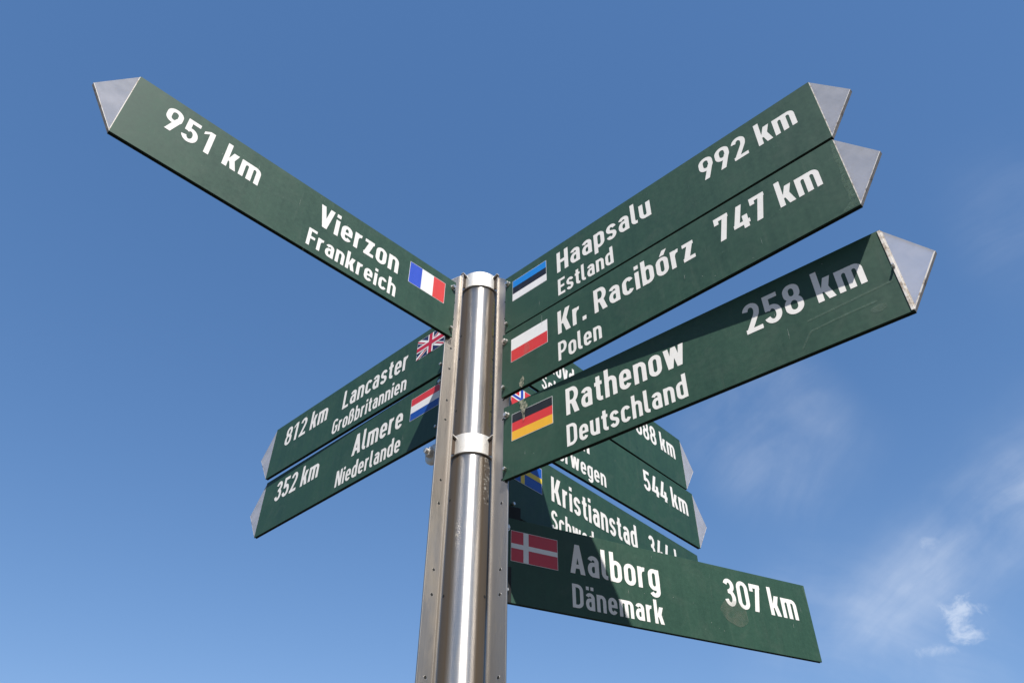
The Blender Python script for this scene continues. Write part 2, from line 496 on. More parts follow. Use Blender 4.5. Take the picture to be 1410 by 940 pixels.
def glyphs():
    G = {}
    hb = B_ / 2
    G['A'] = (56, diag(0, 0, 19.3, 100, 17.5) + diag(38.6, 0, 19.3, 100, 17.5) + rect(13, 18, 44, 32))
    G['D'] = (52, rect(0, 0, W, 100) + stroke([(H2, 100 - hb), (24, 100 - hb)] + arc(24, 73, 19.5, 19.5 if False else 100 - hb - 73, 90, 0)[1:] + arc(24, 27, 19.5, 27 - hb, 0, -90) + [(H2, hb)], W, B_))
    G['E'] = (43, rect(0, 0, W, 100) + rect(5, 0, 43, B_) + rect(5, 85, 43, 100) + rect(5, 43, 39, 57.5))
    G['F'] = (42, rect(0, 0, W, 100) + rect(5, 85, 42, 100) + rect(5, 42, 38, 56.5))
    G['G'] = (51, stroke(arc(25.5, 75, 17, 18.5, 22, 180) + arc(25.5, 25, 17, 18.5, 180, 360)[0:] + [(42.5, 47)], W, B_) + rect(27, 40, 51, 54))
    G['H'] = (52, rect(0, 0, W, 100) + rect(35, 0, 52, 100) + rect(5, 43, 47, 58))
    G['K'] = (55, rect(0, 0, W, 100) + diag(13, 38, 34, 100, 20) + diag(35, 0, 18, 55, 20))
    G['L'] = (42, rect(0, 0, W, 100) + rect(5, 0, 42, B_))
    G['N'] = (54, rect(0, 0, W, 100) + rect(37, 0, 54, 100) + diag(35, 0, 2, 100, 17))
    G['P'] = (50, rect(0, 0, W, 100) + bowl_R(43, 100 - hb, 50))
    G['R'] = (51, rect(0, 0, W, 100) + bowl_R(45, 100 - hb, 50) + diag(33, 0, 19, 46, 19))
    G['S'] = (49, stroke(arc(24.5, 73, 16, 19.5, 12, 200) + arc(24.5, 73, 16, 19.5, 200, 262, 5)[1:] + [(32, 47)] + arc(24.5, 27, 16, 19.5, 60, -10)[1:] + arc(24.5, 27, 16, 19.5, -10, -168)[1:], W, B_))
    G['V'] = (55, diag(18.8, 0, 0, 100, 17.3) + diag(18.8, 0, 37.6, 100, 17.3))
    G['a'] = (44, g_a())
    G['ä'] = (44, g_a() + g_dots(4, 40))
    G['b'] = (45, rect(0, 0, W, 103) + g_o())
    G['c'] = (42, stroke(arc(22.5, 49, 14, 16.5, 20, 180) + arc(22.5, 24, 14, 16.5, 180, 340), W, B_))
    G['d'] = (45, rect(28, 0, 45, 103) + g_o())
    G['e'] = (45, stroke([(36.5, 33), (36.5, 49)] + arc(22.5, 49, 14, 16.5, 0, 180)[1:] + arc(22.5, 24, 14, 16.5, 180, 335), W, B_) + rect(8, 30, 44.9, 42))
    G['g'] = (45, g_o() + stroke([(36.5, 73), (36.5, -3)] + arc(22.5, -3, 14, 14.5, 0, -155)[1:], W, B_))
    G['h'] = (45, g_n(top=103))
    G['i'] = (W, rect(0, 0, W, XH) + rect(0, 85, W, 101))
    G['k'] = (47, rect(0, 0, W, 103) + diag(12, 28, 27, XH, 19) + diag(28.5, 0, 16, 44, 18.5))
    G['l'] = (24, stroke([(H2, 103), (H2, 19)] + arc(20, 19, 11.5, 11.5, 180, 262)[1:] + [(24, 7.5)], W, B_))
    G['m'] = (70, g_n(0, 43.5) + g_n(26.5, 43.5))
    G['n'] = (45, g_n())
    G['o'] = (45, g_o())
    G['ó'] = (45, g_o() + diag(16, 80, 28, 101, 17))
    G['ö'] = (45, g_o() + g_dots(4, 41))
    G['p'] = (45, rect(0, -24, W, XH) + g_o())
    G['r'] = (32, rect(0, 0, W, XH) + stroke(arc(25, 46, 16.5, 19.5, 175, 78), W, B_))
    G['s'] = (42, stroke(arc(21, 52, 13, 14.5, 8, 200) + arc(21, 52, 13, 14.5, 200, 258, 5)[1:] + [(27.5, 33.5)] + arc(21, 21, 13, 14.5, 55, -10)[1:] + arc(21, 21, 13, 14.5, -10, -168)[1:], W * .97, 14))
    G['t'] = (31, stroke([(15, 93), (15, 19)] + arc(26.5, 19, 11.5, 11.5, 180, 265)[1:] + [(31, 7.5)], W, B_) + rect(1, 59, 30, XH))
    G['u'] = (45, rect(28, 0, 45, XH) + stroke([(H2, XH), (H2, 24)] + arc(22.5, 24, 14, 16.5, 180, 352)[1:], W, B_))
    G['v'] = (46, diag(14.5, 0, 0, XH, 17) + diag(14.5, 0, 29, XH, 17))
    G['w'] = (70, diag(11, 0, 0, XH, 16.5) + diag(11, 0, 26.5, XH, 16.5) + diag(42, 0, 26.5, XH, 16.5) + diag(42, 0, 53.5, XH, 16.5))
    G['z'] = (42, rect(1, 0, 42, B_) + rect(2, XH - B_, 41, XH) + diag(2, 8, 19.5, 66, 20))
    G['ß'] = (49, stroke([(H2, 0), (H2, 78)] + arc(22, 78, 13.5, 17.5, 180, 0)[1:] + arc(22, 72, 13.5, 14, 0, -80)[1:], W, B_)
              + stroke([(22, 56)] + arc(25, 32, 15, 24.5, 85, -90)[0:] + [(20, 7.5)], W, B_))
    G['.'] = (W, rect(0, 0, W, 17))
    G['0'] = (50, stadium(0, -1, 50, 101))
    G['1'] = (45, rect(18, 0, 34.5, 100) + [[(1, 74), (18, 88), (18.5, 100), (1, 87)]])
    G['2'] = (49, stroke(arc(24.5, 73, 16, 19.5, 172, 0) + arc(22, 73, 18.5, 30, 0, -42, 6)[1:] + [(12, 10)], W, B_) + rect(1, 0, 49, B_))
    G['3'] = (49, stroke(arc(24, 75, 15, 18, 165, -60) + [(25, 54)], W, B_) + stroke([(20, 53)] + arc(24, 30, 16.5, 23, 85, -90)[0:] + arc(24, 30, 16.5, 22.5, -90, -165)[1:], W, B_) + rect(17, 47, 31, 60))
    G['4'] = (53, diag(0, 20, 20, 100, 18) + rect(0, 15, 53, 30) + rect(31, 0, 48, 52))
    G['5'] = (49, rect(4, 85, 45, 100) + rect(4, 46, 20, 100) + stroke(arc(23.5, 32, 17, 24.5, 140, 0) + arc(23.5, 30, 17, 22.5, 0, -165)[1:], W, B_))
    G['7'] = (48, rect(0, 85, 48, 100) + diag(9, 0, 29, 92, 18.5) + rect(0, 72, 15, 90))
    G['8'] = (50, stadium(2, 46, 48, 101, 16) + stadium(0, -1, 50, 59, 18))
    G['6'] = (50, stadium(0, -1, 50, 62, 17) + diag(18, 38, 20.5, 100, 18)[:0] + diag(0.5, 36, 20, 100, 18))
    G['9'] = (50, stadium(0, 38, 50, 101, 17) + diag(11, 0, 32, 62, 18))
    return G
GL = glyphs()
GAP = 9.5
def text_width(t):
    x = 0
    for ch in t:
        x += 25 if ch == ' ' else GL[ch][0] + GAP
    return x - GAP
def letter_mesh(name, text, x0, x1, zbase, cap, y, parent, mat_key='white'):
    """one line of lettering fitted between x0 and x1, baseline zbase, cap height cap, on the plane y"""
    sx = (x1 - x0) / text_width(text)
    sz = cap / 100.0
    mb = MB()
    x = 0.0
    for ch in text:
        if ch == ' ':
            x += 25
            continue
        w, polys = GL[ch]
        vs, fs = [], []
        for pl in polys:
            area = sum(pl[i][0] * pl[(i + 1) % len(pl)][1] - pl[(i + 1) % len(pl)][0] * pl[i][1] for i in range(len(pl)))
            if abs(area) < 1e-6:
                continue
            if area < 0:
                pl = pl[::-1]
            i = len(vs)
            vs += [Vector(q) for q in pl]
            fs.append(list(range(i, i + len(pl))))
        ov, oe, of, _, _, orig = delaunay_2d_cdt(vs, [], fs, 0, 1e-4)
        i = len(mb.v)
        mb.v += [(x0 + (x + q[0]) * sx, y, zbase + q[1] * sz) for q in ov]
        for f, og in zip(of, orig):
            if not og:
                continue                                # counters stay open
            mb.f.append([i + k for k in f])
            mb.m.append(0)
        x += w + GAP
    o = mb.build(name, mat_key, parent)
    # faces look to -Y
    bm = bmesh.new()
    bm.from_mesh(o.data)
    for f in bm.faces:
        if f.normal.y > 0:
            f.normal_flip()
    bm.to_mesh(o.data)
    bm.free()
    return o

# ------------------------------------------------------------------ flags (90 x 55 mm stickers)
def clip(poly, x0, y0, x1, y1):
    def cut(P, f):
        out = []
        for i in range(len(P)):
            a, b = P[i], P[(i + 1) % len(P)]
            fa, fb = f(a), f(b)
            if fa >= 0:
                out.append(a)
            if (fa >= 0) != (fb >= 0):
                t = fa / (fa - fb)
                out.append((a[0] + (b[0] - a[0]) * t, a[1] + (b[1] - a[1]) * t))
        return out
    for f in (lambda q: q[0] - x0, lambda q: x1 - q[0], lambda q: q[1] - y0, lambda q: y1 - q[1]):
        poly = cut(poly, f)
        if not poly:
            return []
    return poly
def flag_layers(kind, w, h):
    def r(x0, y0, x1, y1):
        return [(x0 * w, y0 * h), (x1 * w, y0 * h), (x1 * w, y1 * h), (x0 * w, y1 * h)]
    def bars(cols):
        n = len(cols)
        return [(0, c, r(0, 1 - (i + 1) / n, 1, 1 - i / n)) for i, c in enumerate(cols)]
    def band(a, b, t, off=0.0):
        dx, dy = b[0] - a[0], b[1] - a[1]
        L = sqrt(dx * dx + dy * dy)
        nx, ny = -dy / L, dx / L
        return [(a[0] + nx * (off - t), a[1] + ny * (off - t)), (b[0] + nx * (off - t), b[1] + ny * (off - t)),
                (b[0] + nx * (off + t), b[1] + ny * (off + t)), (a[0] + nx * (off + t), a[1] + ny * (off + t))]
    if kind == 'france':
        return [(0, c, r(i / 3, 0, (i + 1) / 3, 1)) for i, c in enumerate(('blue_fr', 'white', 'red_fr'))]
    if kind == 'estonia':
        return bars(('sky', 'black', 'white'))
    if kind == 'poland':
        return bars(('white', 'red'))
    if kind == 'germany':
        return bars(('black', 'red', 'gold'))
    if kind == 'netherlands':
        return bars(('red', 'white', 'nl_blue'))
    if kind == 'sweden':
        return [(0, 'se_blue', r(0, 0, 1, 1)), (1, 'se_gold', r(5 / 16, 0, 7 / 16, 1)), (2, 'se_gold', r(0, .4, 1, .6))]
    if kind == 'denmark':
        return [(0, 'dk_red', r(0, 0, 1, 1)), (1, 'white', r(.26, 0, .37, 1)), (2, 'white', r(0, .42, 1, .58))]
    if kind == 'norway':
        return [(0, 'red', r(0, 0, 1, 1)), (1, 'white', r(.27, 0, .455, 1)), (2, 'white', r(0, .375, 1, .625)),
                (3, 'no_blue', r(.318, 0, .407, 1)), (4, 'no_blue', r(0, .44, 1, .56))]
    if kind == 'britain':
        out = [(0, 'navy', r(0, 0, 1, 1))]
        A, B, Cc, Dd = (0, 0), (w, h), (0, h), (w, 0)
        out.append((1, 'white', band(A, B, h * .10)))
        out.append((2, 'white', band(Cc, Dd, h * .10)))
        mid = (w / 2, h / 2)
        out.append((3, 'uk_red', band(A, mid, h * .033, -h * .033)))
        out.append((3, 'uk_red', band(mid, B, h * .033, h * .033)))
        out.append((4, 'uk_red', band(Cc, mid, h * .033, -h * .033)))
        out.append((4, 'uk_red', band(mid, Dd, h * .033, h * .033)))
        out.append((5, 'white', r(.5 - .1, 0, .5 + .1, 1)))
        out.append((6, 'white', r(0, .5 - .165, 1, .5 + .165)))
        out.append((7, 'uk_red', r(.5 - .06, 0, .5 + .06, 1)))
        out.append((8, 'uk_red', r(0, .5 - .1, 1, .5 + .1)))
        return out
def make_flag(kind, x0, ztop, y, parent, w=0.0895, h=0.0545):
    mb = MB()
    L = flag_layers(kind, w, h)
    cols = []
    e = 0.0007                                    # thin white cut margin of the sticker
    for lay, col, pl in [(-1, 'white', [(-e, -e), (w + e, -e), (w + e, h + e), (-e, h + e)])] + L:
        if col not in cols:
            cols.append(col)
        if lay >= 0:
            pl = clip(pl, 0, 0, w, h)
        if len(pl) < 3:
            continue
        yy = y - 0.00018 - 0.00012 * (lay + 1)
        mb.poly([(x0 + q[0], yy, ztop - h + q[1]) for q in pl], cols.index(col))
    return mb.build('flag_sticker', ['flag_' + c for c in cols], parent)

# ------------------------------------------------------------------ the paving
mb = MB()
mb.poly([(-2000, -2000, 0), (2000, -2000, 0), (2000, 2000, 0), (-2000, 2000, 0)])
gnd = mb.build('pavement', 'paving')
gnd['kind'] = 'structure'
gnd['label'] = 'grey brown paving under the signpost'

# added unseen ring of slopes, dims ambient light and steel reflections
mb = MB()
n_ = 180
rows = []
for k, (rr_, e_) in enumerate(((90.0, 0.0), (130.0, 0.55), (190.0, 1.0), (320.0, 0.9), (500.0, 0.0))):
    row = []
    for i in range(n_):
        a_ = 2 * pi * i / n_
        back = 0.5 - 0.5 * sin(a_)                      # 1 behind the viewer, 0 in front
        el_ = 7.0 + 15.0 * back ** 1.5 + 1.6 * sin(5 * a_ + 1) + 0.9 * sin(13 * a_)
        row.append((rr_ * cos(a_), rr_ * sin(a_), e_ * 190.0 * math.tan(radians(el_)) - (0.5 if e_ == 0 else 0)))
    rows.append(row)
for k in range(len(rows) - 1):
    for i in range(n_):
        j = (i + 1) % n_
        mb.poly([rows[k][i], rows[k][j], rows[k + 1][j], rows[k + 1][i]])
hl = mb.build('dimming_slopes', 'slope_dim', None, smooth=True, weld=1e-4)
hl['kind'] = 'structure'
hl['label'] = 'added unseen ring of slopes dimming the ambient light'

# ------------------------------------------------------------------ the post
post = thing('signpost', 'round brushed stainless steel pole with clamped vertical steel rails carrying green signs', 'signpost')
PR = 0.0398
mb = MB()
mb.lathe([(PR + 0.06, 0.0), (PR + 0.06, 0.012), (PR, 0.0121), (PR, ZT + 0.040), (PR - 0.002, ZT + 0.0425), (PR - 0.010, ZT + 0.0435)], 96)
pole = mb.build('pole', 'pole', post, smooth=True)
def ring_frame(az, z, r):
    u = Vector((cos(az), sin(az), 0))
    t = Vector((-sin(az), cos(az), 0))
    return lambda q: tuple(u * (r + q[2]) + t * q[0] + Vector((0, 0, z + q[1])))
# drilled holes of the pole
for az, zz in ((-143.6, -.1216), (-34.4, -.1212), (-144.2, -.1812), (-34.5, -.1808), (-143.5, -.3062), (-33.6, -.3061), (-144.3, -.4923), (-35.3, -.4923),
               (-144, -.66), (-35, -.66)):
    mb = MB()
    fn = ring_frame(radians(az), ZT + zz, PR - 0.0042)
    mb.lathe([(0.0024, 0.0036), (0.0024, 0.00445)], 16, fn, 1)
    mb.build('screw_hole', ['bolt', 'hole'], pole)
# streaks of algae and lime down the pole (curved patches lying on it)
def pole_patch(az0, az1, z0, z1, key, name='stain'):
    mb = MB()
    n, k = 10, 18
    for j in range(k):
        wj0 = 1 - 0.5 * abs(2 * (j / k) - 1) ** 3
        for i in range(n):
            P = []
            for (ii, jj) in ((i, j), (i + 1, j), (i + 1, j + 1), (i, j + 1)):
                a = radians(az0 + (az1 - az0) * ii / n)
                P.append(((PR + 0.0002) * cos(a), (PR + 0.0002) * sin(a), ZT + z0 + (z1 - z0) * jj / k))
            mb.poly(P)
    o = mb.build(name, key, pole, smooth=True, weld=1e-6)
    return o
pole_patch(-42, -22, -0.35, -0.02, 'algae')
pole_patch(-52, -30, -0.50, -0.41, 'lime')
pole_patch(-118, -104, -0.58, -0.54, 'lime')

# clamp rings with a tab towards each rail
RAILS = [(radians(223.75), 0.0007), (radians(316.9), -0.0022), (radians(136.2), -0.0038), (radians(46.6), -0.0002)]
FIN0, FIN1 = 0.0535, 0.0850
def radial(az):
    u = Vector((cos(az), sin(az), 0))
    n = Vector((-u.y, u.x, 0))
    if n.dot(CAM - Vector((0, 0, CAM.z))) < 0:
        n = -n
    return u, n
for k, zt in enumerate((0.0455, -0.366, -0.90, -1.43, -1.96)):
    z0, z1 = ZT + zt - 0.0405, ZT + zt
    mb = MB()
    ro, ri = 0.0430, 0.0401
    mb.lathe([(ri, z0), (ro - .0008, z0), (ro, z0 + .0008), (ro, z1 - .0008), (ro - .0008, z1), (ri, z1)], 96, None, 0, cap=False)
    if k == 0:
        mb.lathe([(ri, z1 - 0.0015), (0.02, z1 - 0.0008), (0.001, z1 - 0.0005)], 96, None, 0)
    ring = mb.build('clamp_ring', 'ring', post, smooth=True)
    for az, off in RAILS:
        u, n = radial(az)
        # dark brown triangular gusset between ring and fin, with a bright folded top edge
        fn = lambda q: tuple(u * q[0] + n * q[1] + Vector((0, 0, q[2])))
        tri = [(0.0395, z1 - 0.0095), (FIN0 + 0.002, z1 - 0.0045), (FIN0 + 0.002, z0 - 0.006), (0.0395, z0 + 0.004)]
        mb = MB()
        ya, yb = off - 0.0010, off + 0.0022
        mb.v = [fn((r_, ya, z_)) for r_, z_ in tri] + [fn((r_, yb, z_)) for r_, z_ in tri]
        mb.f = [[i, (i + 1) % 4, 4 + (i + 1) % 4, 4 + i] for i in range(4)] + [[3, 2, 1, 0], [4, 5, 6, 7]]
        mb.m = [0] * 6
        i0 = len(mb.v)
        lp = [(0.0400, z1 - 0.0092), (FIN0 + 0.001, z1 - 0.0042), (FIN0 + 0.001, z1 - 0.0015), (0.0400, z1 - 0.0062)]
        mb.v += [fn((r_, off - 0.0012, z_)) for r_, z_ in lp] + [fn((r_, off + 0.0058, z_)) for r_, z_ in lp]
        mb.f += [[i0 + k for k in f] for f in ([0, 1, 5, 4], [1, 2, 6, 5], [2, 3, 7, 6], [3, 0, 4, 7], [3, 2, 1, 0], [4, 5, 6, 7])]
        mb.m += [1] * 6
        tb = mb.build('clamp_tab', ['dark_steel', 'ring'], ring, bevel=0.0004)
        bm = bmesh.new(); bm.from_mesh(tb.data); bmesh.ops.recalc_face_normals(bm, faces=bm.faces); bm.to_mesh(tb.data); bm.free()
# vertical angle rails: radial fin + narrow lip
HOLES = [-0.052, -0.098, -0.1755, -0.226, -0.300, -0.3434, -0.4677, -0.512, -0.628, -0.668, -0.79, -0.83]
LIP = [0.0068, 0.0042, 0.006, 0.006]
for (az, off), lip, ztop in zip(RAILS, LIP, (0.036, 0.033, 0.034, 0.034)):
    u, n = radial(az)
    fn = lambda q: tuple(u * q[0] + n * q[1] + Vector((0, 0, q[2])))
    mb = MB()
    t2 = 0.0014
    f0, f1 = FIN0, FIN1 + (0.006 if lip == 0.0042 else 0)
    za, zb = ZT - 1.9, ZT + ztop
    # L section, closed outline extruded along z
    sec = [(f0, off - t2), (f1, off - t2), (f1, off + t2), (f0 + 0.0028, off + t2), (f0 + 0.0028, off + lip), (f0, off + lip)]
    a = [fn((x, y, za)) for x, y in sec]
    b = [fn((x, y, zb - max(0.0, x - f0 - 0.003) * (zb - ZT - 0.001) / (f1 - f0 - 0.003))) for x, y in sec]
    i = len(mb.v)
    mb.v += a + b
    m_ = len(sec)
    for k in range(m_):
        mb.f.append([k, (k + 1) % m_, m_ + (k + 1) % m_, m_ + k]); mb.m.append(0)
    mb.f.append(list(range(m_))[::-1]); mb.m.append(0)
    mb.f.append(list(range(m_, 2 * m_))); mb.m.append(0)
    rail = mb.build('rail', 'rail', post, bevel=0.0005)
    bm = bmesh.new(); bm.from_mesh(rail.data); bmesh.ops.recalc_face_normals(bm, faces=bm.faces); bm.to_mesh(rail.data); bm.free()
    for hz in HOLES:
        mb = MB()
        rr = 0.0690 if lip != 0.0042 else 0.0770
        fh = lambda q: tuple(u * (rr + q[0]) + n * (off + t2 - 0.0020 + q[2]) + Vector((0, 0, ZT + hz + q[1])))
        mb.lathe([(0.0027, 0.0), (0.0027, 0.00215)], 16, fh, 1)
        mb.lathe([(0.0026, 0.00216), (0.0032, 0.00222), (0.0033, 0.00205)], 16, fh, 0, cap=False)
        mb.build('bolt_hole', ['bolt', 'hole'], rail)
# large clamp bolt sticking out behind the left rail
u, n = radial(RAILS[2][0])
mb = MB()
fb = lambda q: tuple(u * (0.1085 + q[0]) + n * (-0.004 + q[2]) + Vector((0, 0, ZT - 0.341 + q[1])))
mb.lathe([(0.0205, 0.0), (0.0215, 0.0015), (0.0215, 0.0075), (0.018, 0.0105), (0.010, 0.0118)], 28, fb)
mb.lathe([(0.0105, 0.0110), (0.0105, 0.0190), (0.0090, 0.0205)], 6, fb)
mb.lathe([(0.0050, 0.0200), (0.0050, 0.0270)], 14, fb)
mb.box((0.082, -0.004, ZT - 0.352), (0.112, 0.001, ZT - 0.330), 0, lambda q: tuple(u * q[0] + n * q[1] + Vector((0, 0, q[2]))))
cb = mb.build('clamp_bolt', 'ring', post, smooth=True)

# ------------------------------------------------------------------ the signs
H = 0.15
T = 0.00756
TIP = 0.0496
SHIFT = {'A': (2.4, -.2), 'B': (-2.2, -.7), 'C': (-.4, -.6), 'D': (-1.2, -1.2), 'E': (-.3, -2.7), 'F': (1.6, 1.6), 'G': (.2, -1.0), 'H': (.2, -1.0), 'I': (-.6, -2.6), 'J': (-1.7, -4.1)}
def v2(z):
    return H - z / 1000.0
def hexbolt(x, z, y, parent, r=0.0062, washer=True):
    mb = MB()
    fn = lambda q: (x + q[0], y - q[2], z + q[1])
    if washer:
        mb.lathe([(r * 1.25, 0.0), (r * 1.3, 0.0003), (r * 1.25, 0.0014)], 20, fn)
    mb.lathe([(r, 0.0014), (r, 0.0056), (r * .82, 0.0068)], 6, fn)
    o = mb.build('bolt', 'bolt', parent)
    bm = bmesh.new(); bm.from_mesh(o.data); bmesh.ops.recalc_face_normals(bm, faces=bm.faces); bm.to_mesh(o.data); bm.free()
    return o
def make_sign(key, theta, d, ztop, rend, r0, label, flag, flag_v, flag_r, lines, tip=True, left=False, seed=0, bolts=(20, 131)):
    rng = random.Random(seed)
    o = thing('direction_sign', label, 'sign', 'green arrow signs on the steel post')
    ang = theta + (pi if left else 0)
    X = Vector((cos(ang), sin(ang), 0))
    Y = Vector((-X.y, X.x, 0))
    base = (-X if left else X) * r0 - Y * (d - T / 2) + Vector((0, 0, ZT + ztop - H))
    o.location = base
    o.rotation_euler = (0, 0, ang)
    sg = -1 if left else 1
    def fx(r):                                       # metres along the arm -> local x
        sh = SHIFT[key]
        k = max(0.0, min(1.0, (r - 0.1) / 0.6))
        return sg * (r + (sh[0] + (sh[1] - sh[0]) * k) / 1000.0 - r0)
    f0 = lambda r: sg * (r - r0)
    L = rend - r0
    xa, xb = (0, L) if not left else (-L, 0)
    yf = -T / 2
    mb = MB()
    mb.box((xa, yf, 0), (xb, yf + 0.0016, H), 0)
    mb.box((xa, T / 2 - 0.0016, 0), (xb, T / 2, H), 0)
    mb.box((xa + 0.001, yf + 0.0016, 0.0012), (xb - 0.001, T / 2 - 0.0016, H - 0.0012), 1)
    # dark thin edge mouldings top and bottom
    mb.box((xa + 0.0004, yf + 0.00155, -0.0006), (xb - 0.0004, yf + 0.0024, 0.0010), 1)
    mb.box((xa + 0.0004, T / 2 - 0.0024, -0.0006), (xb - 0.0004, T / 2 - 0.00155, 0.0010), 1)
    panel = mb.build('panel', ['green', 'edge'], o)
    bm = bmesh.new(); bm.from_mesh(panel.data)
    # underside and top faces of the sheets are the black edging, faces front/back stay green
    for f in bm.faces:
        if abs(f.normal.z) > 0.5 or abs(f.normal.x) > 0.5:
            f.material_index = 1
    es = [e for e in bm.edges if len(e.link_faces) == 2 and e.calc_face_angle(0) > 0.5]
    bmesh.ops.bevel(bm, geom=es, offset=0.0003, segments=1, affect='EDGES', material=0)
    bm.to_mesh(panel.data); bm.free()
    # acrylic arrow tip
    if tip:
        mb = MB()
        t0 = 0.0030
        xe, xt = f0(rend), f0(rend + TIP)
        tri = [(xe, 0.0008), (xt, H / 2), (xe, H - 0.0008)]
        fr_, bk = [], []
        for (x, z) in tri:
            fr_.append((x, -t0, z)); bk.append((x, t0, z))
        if left:
            fr_, bk = fr_[::-1], bk[::-1]
        mb.poly(fr_, 0); mb.poly(bk[::-1], 0)
        for i in range(3):
            j = (i + 1) % 3
            mb.poly([fr_[j], fr_[i], bk[i], bk[j]], 1)
        # dirty glue line along the panel and narrow rims on the slanted sides, on the outer face
        def rim(p, q, w0, y):
            p, q = Vector(p), Vector(q)
            cen = Vector((xe + (xt - xe) / 3, H / 2))
            dd = (q - p).normalized()
            nn = Vector((-dd.y, dd.x))
            if nn.dot(cen - p) < 0:
                nn = -nn
            P = [p, q, q - dd * w0 * 1.2 + nn * w0, p + dd * w0 * 1.2 + nn * w0]
            return [(a_.x, y, a_.y) for a_ in P]
        wv = 0.0013 if key != 'D' else 0.0024
        mb.poly(rim((xe, 0.001), (xe, H - 0.001), wv, -t0 - 0.0002), 1)
        mb.poly(rim((xt, H / 2), (xe, 0.001), wv * .8, -t0 - 0.0004), 1)
        tp = mb.build('arrow_tip', ['acrylic', 'acrylic_edge'], o, weld=1e-6)
        bm = bmesh.new(); bm.from_mesh(tp.data); bmesh.ops.recalc_face_normals(bm, faces=bm.faces); bm.to_mesh(tp.data); bm.free()
        if key == 'D':
            mb = MB()
            mb.box((f0(rend - 0.0036), yf - 0.0014, 0.001), (f0(rend + 0.0006), yf - 0.0004, H - 0.002), 0)
            mb.build('edge_strip', 'acrylic_edge', o, bevel=0.0004)
            hexbolt(f0(rend - 0.0018), H * 0.52, yf - 0.0016, o, 0.0018)
    if flag:
        fa = fx(flag_r) if not left else fx(flag_r)
        fo = make_flag(flag, fa, v2(flag_v), yf, o)
        fo['label'] = FLAGLAB[flag]
    nm = {'p': 'place_lettering', 'c': 'country_lettering', 'd': 'distance_lettering'}
    for kind, txt, ra, rb in lines:
        vb, cap = (76.6, 0.0540) if kind != 'c' else (137.0, 0.0415)
        if kind == 'd':
            vb = 76.4
        x0, x1 = fx(ra / 1000), fx(rb / 1000)
        lo = letter_mesh(nm[kind], txt, x0, x1, v2(vb), cap, yf - 0.0003, o)
        lo['label'] = 'white lettering reading ' + txt
    for bv in bolts:
        hexbolt(f0(r0 + 0.0075), v2(bv), yf, o, 0.0050 if bv < 60 else 0.0034, bv < 60)
    # small chips, streaks and scuffs
    mb = MB()
    def streak(x, z, dx, dz, w, mi):
        dd = Vector((dx, dz)); nn = Vector((-dd.y, dd.x)).normalized() * w / 2
        P = [(x - nn.x * .3, z - nn.y * .3), (x + dx * .5 - nn.x, z + dz * .5 - nn.y), (x + dx, z + dz), (x + dx * .5 + nn.x, z + dz * .5 + nn.y), (x + nn.x * .3, z + nn.y * .3)]
        yy = yf - 0.0007 - rng.random() * 0.0002
        mb.poly([(a_[0], yy, a_[1]) for a_ in P], mi)
    for _ in range(30):
        x = xa + 0.03 + rng.random() * (L - 0.05)
        z = 0.004 + rng.random() * (H - 0.01)
        k = rng.random()
        if k < 0.45:
            streak(x, z, rng.uniform(-.001, .001), -rng.uniform(.006, .02), rng.uniform(.0005, .0011), 0 if rng.random() < .35 else 1)
        elif k < 0.8:
            s_ = rng.uniform(.0007, .0018)
            streak(x, z, s_, s_ * rng.uniform(-1, 1), s_ * .9, 0)
        else:
            a_ = rng.uniform(0, pi)
            l_ = rng.uniform(.008, .03)
            streak(x, z, l_ * cos(a_), l_ * sin(a_) * .4, .0008, 1)
    bm = bmesh.new(); bm.from_mesh(panel.data)
    panel.data.materials.append(M['chip']); panel.data.materials.append(M['scuff'])
    for f_, mi_ in zip(mb.f, mb.m):
        nf = bm.faces.new([bm.verts.new(mb.v[k]) for k in f_])
        nf.material_index = 2 + mi_
    bm.to_mesh(panel.data); bm.free()
    return o, fx, yf
def blob(parent, pts, y, key, name):
    mb = MB()
    mb.poly([(x, y, z) for x, z in pts])
    return mb.build(name, key, parent)
def round_blob(parent, cx, cz, rx, rz, y, key, name, rng, wob=0.18, n=28):
    ph = [rng.uniform(0, 6.28) for _ in range(3)]
    pts = []
    for i in range(n):
        a = 2 * pi * i / n
        k = 1 + wob * (sin(2 * a + ph[0]) * .4 + sin(3 * a + ph[1]) * .35 + sin(7 * a + ph[2]) * .25)
        pts.append((cx + rx * k * cos(a), cz + rz * k * sin(a)))
    return blob(parent, pts, y, key, name)
FLAGLAB = {'france': 'blue white red tricolour flag sticker', 'estonia': 'blue black white striped flag sticker', 'poland': 'white over red flag sticker',
           'germany': 'black red gold striped flag sticker', 'netherlands': 'red white blue striped flag sticker', 'sweden': 'blue flag sticker with yellow cross',
           'denmark': 'red flag sticker with white cross', 'norway': 'red flag sticker with blue and white cross', 'britain': 'union flag sticker'}
SG = {}
SG['A'] = make_sign('A', 3.90582, 0.010185, -0.004941, 0.752109, 0.0745,
    'bright green sign reading 951 km Vierzon Frankreich, pointing upper left', 'france', 22.6, .1905,
    [('d', '951 km', 695.5, 521.5), ('p', 'Vierzon', 400, 217.5), ('c', 'Frankreich', 412, 216.5)], left=True, seed=1)
SG['B'] = make_sign('B', -0.7536, 0.0095, 0, 0.7618, 0.0865,
    'topmost green sign on the right, reading Haapsalu Estland 992 km', 'estonia', 22.0, .1100,
    [('p', 'Haapsalu', 227, 446), ('c', 'Estland', 227.5, 357), ('d', '992 km', 550, 725.5)], seed=2)
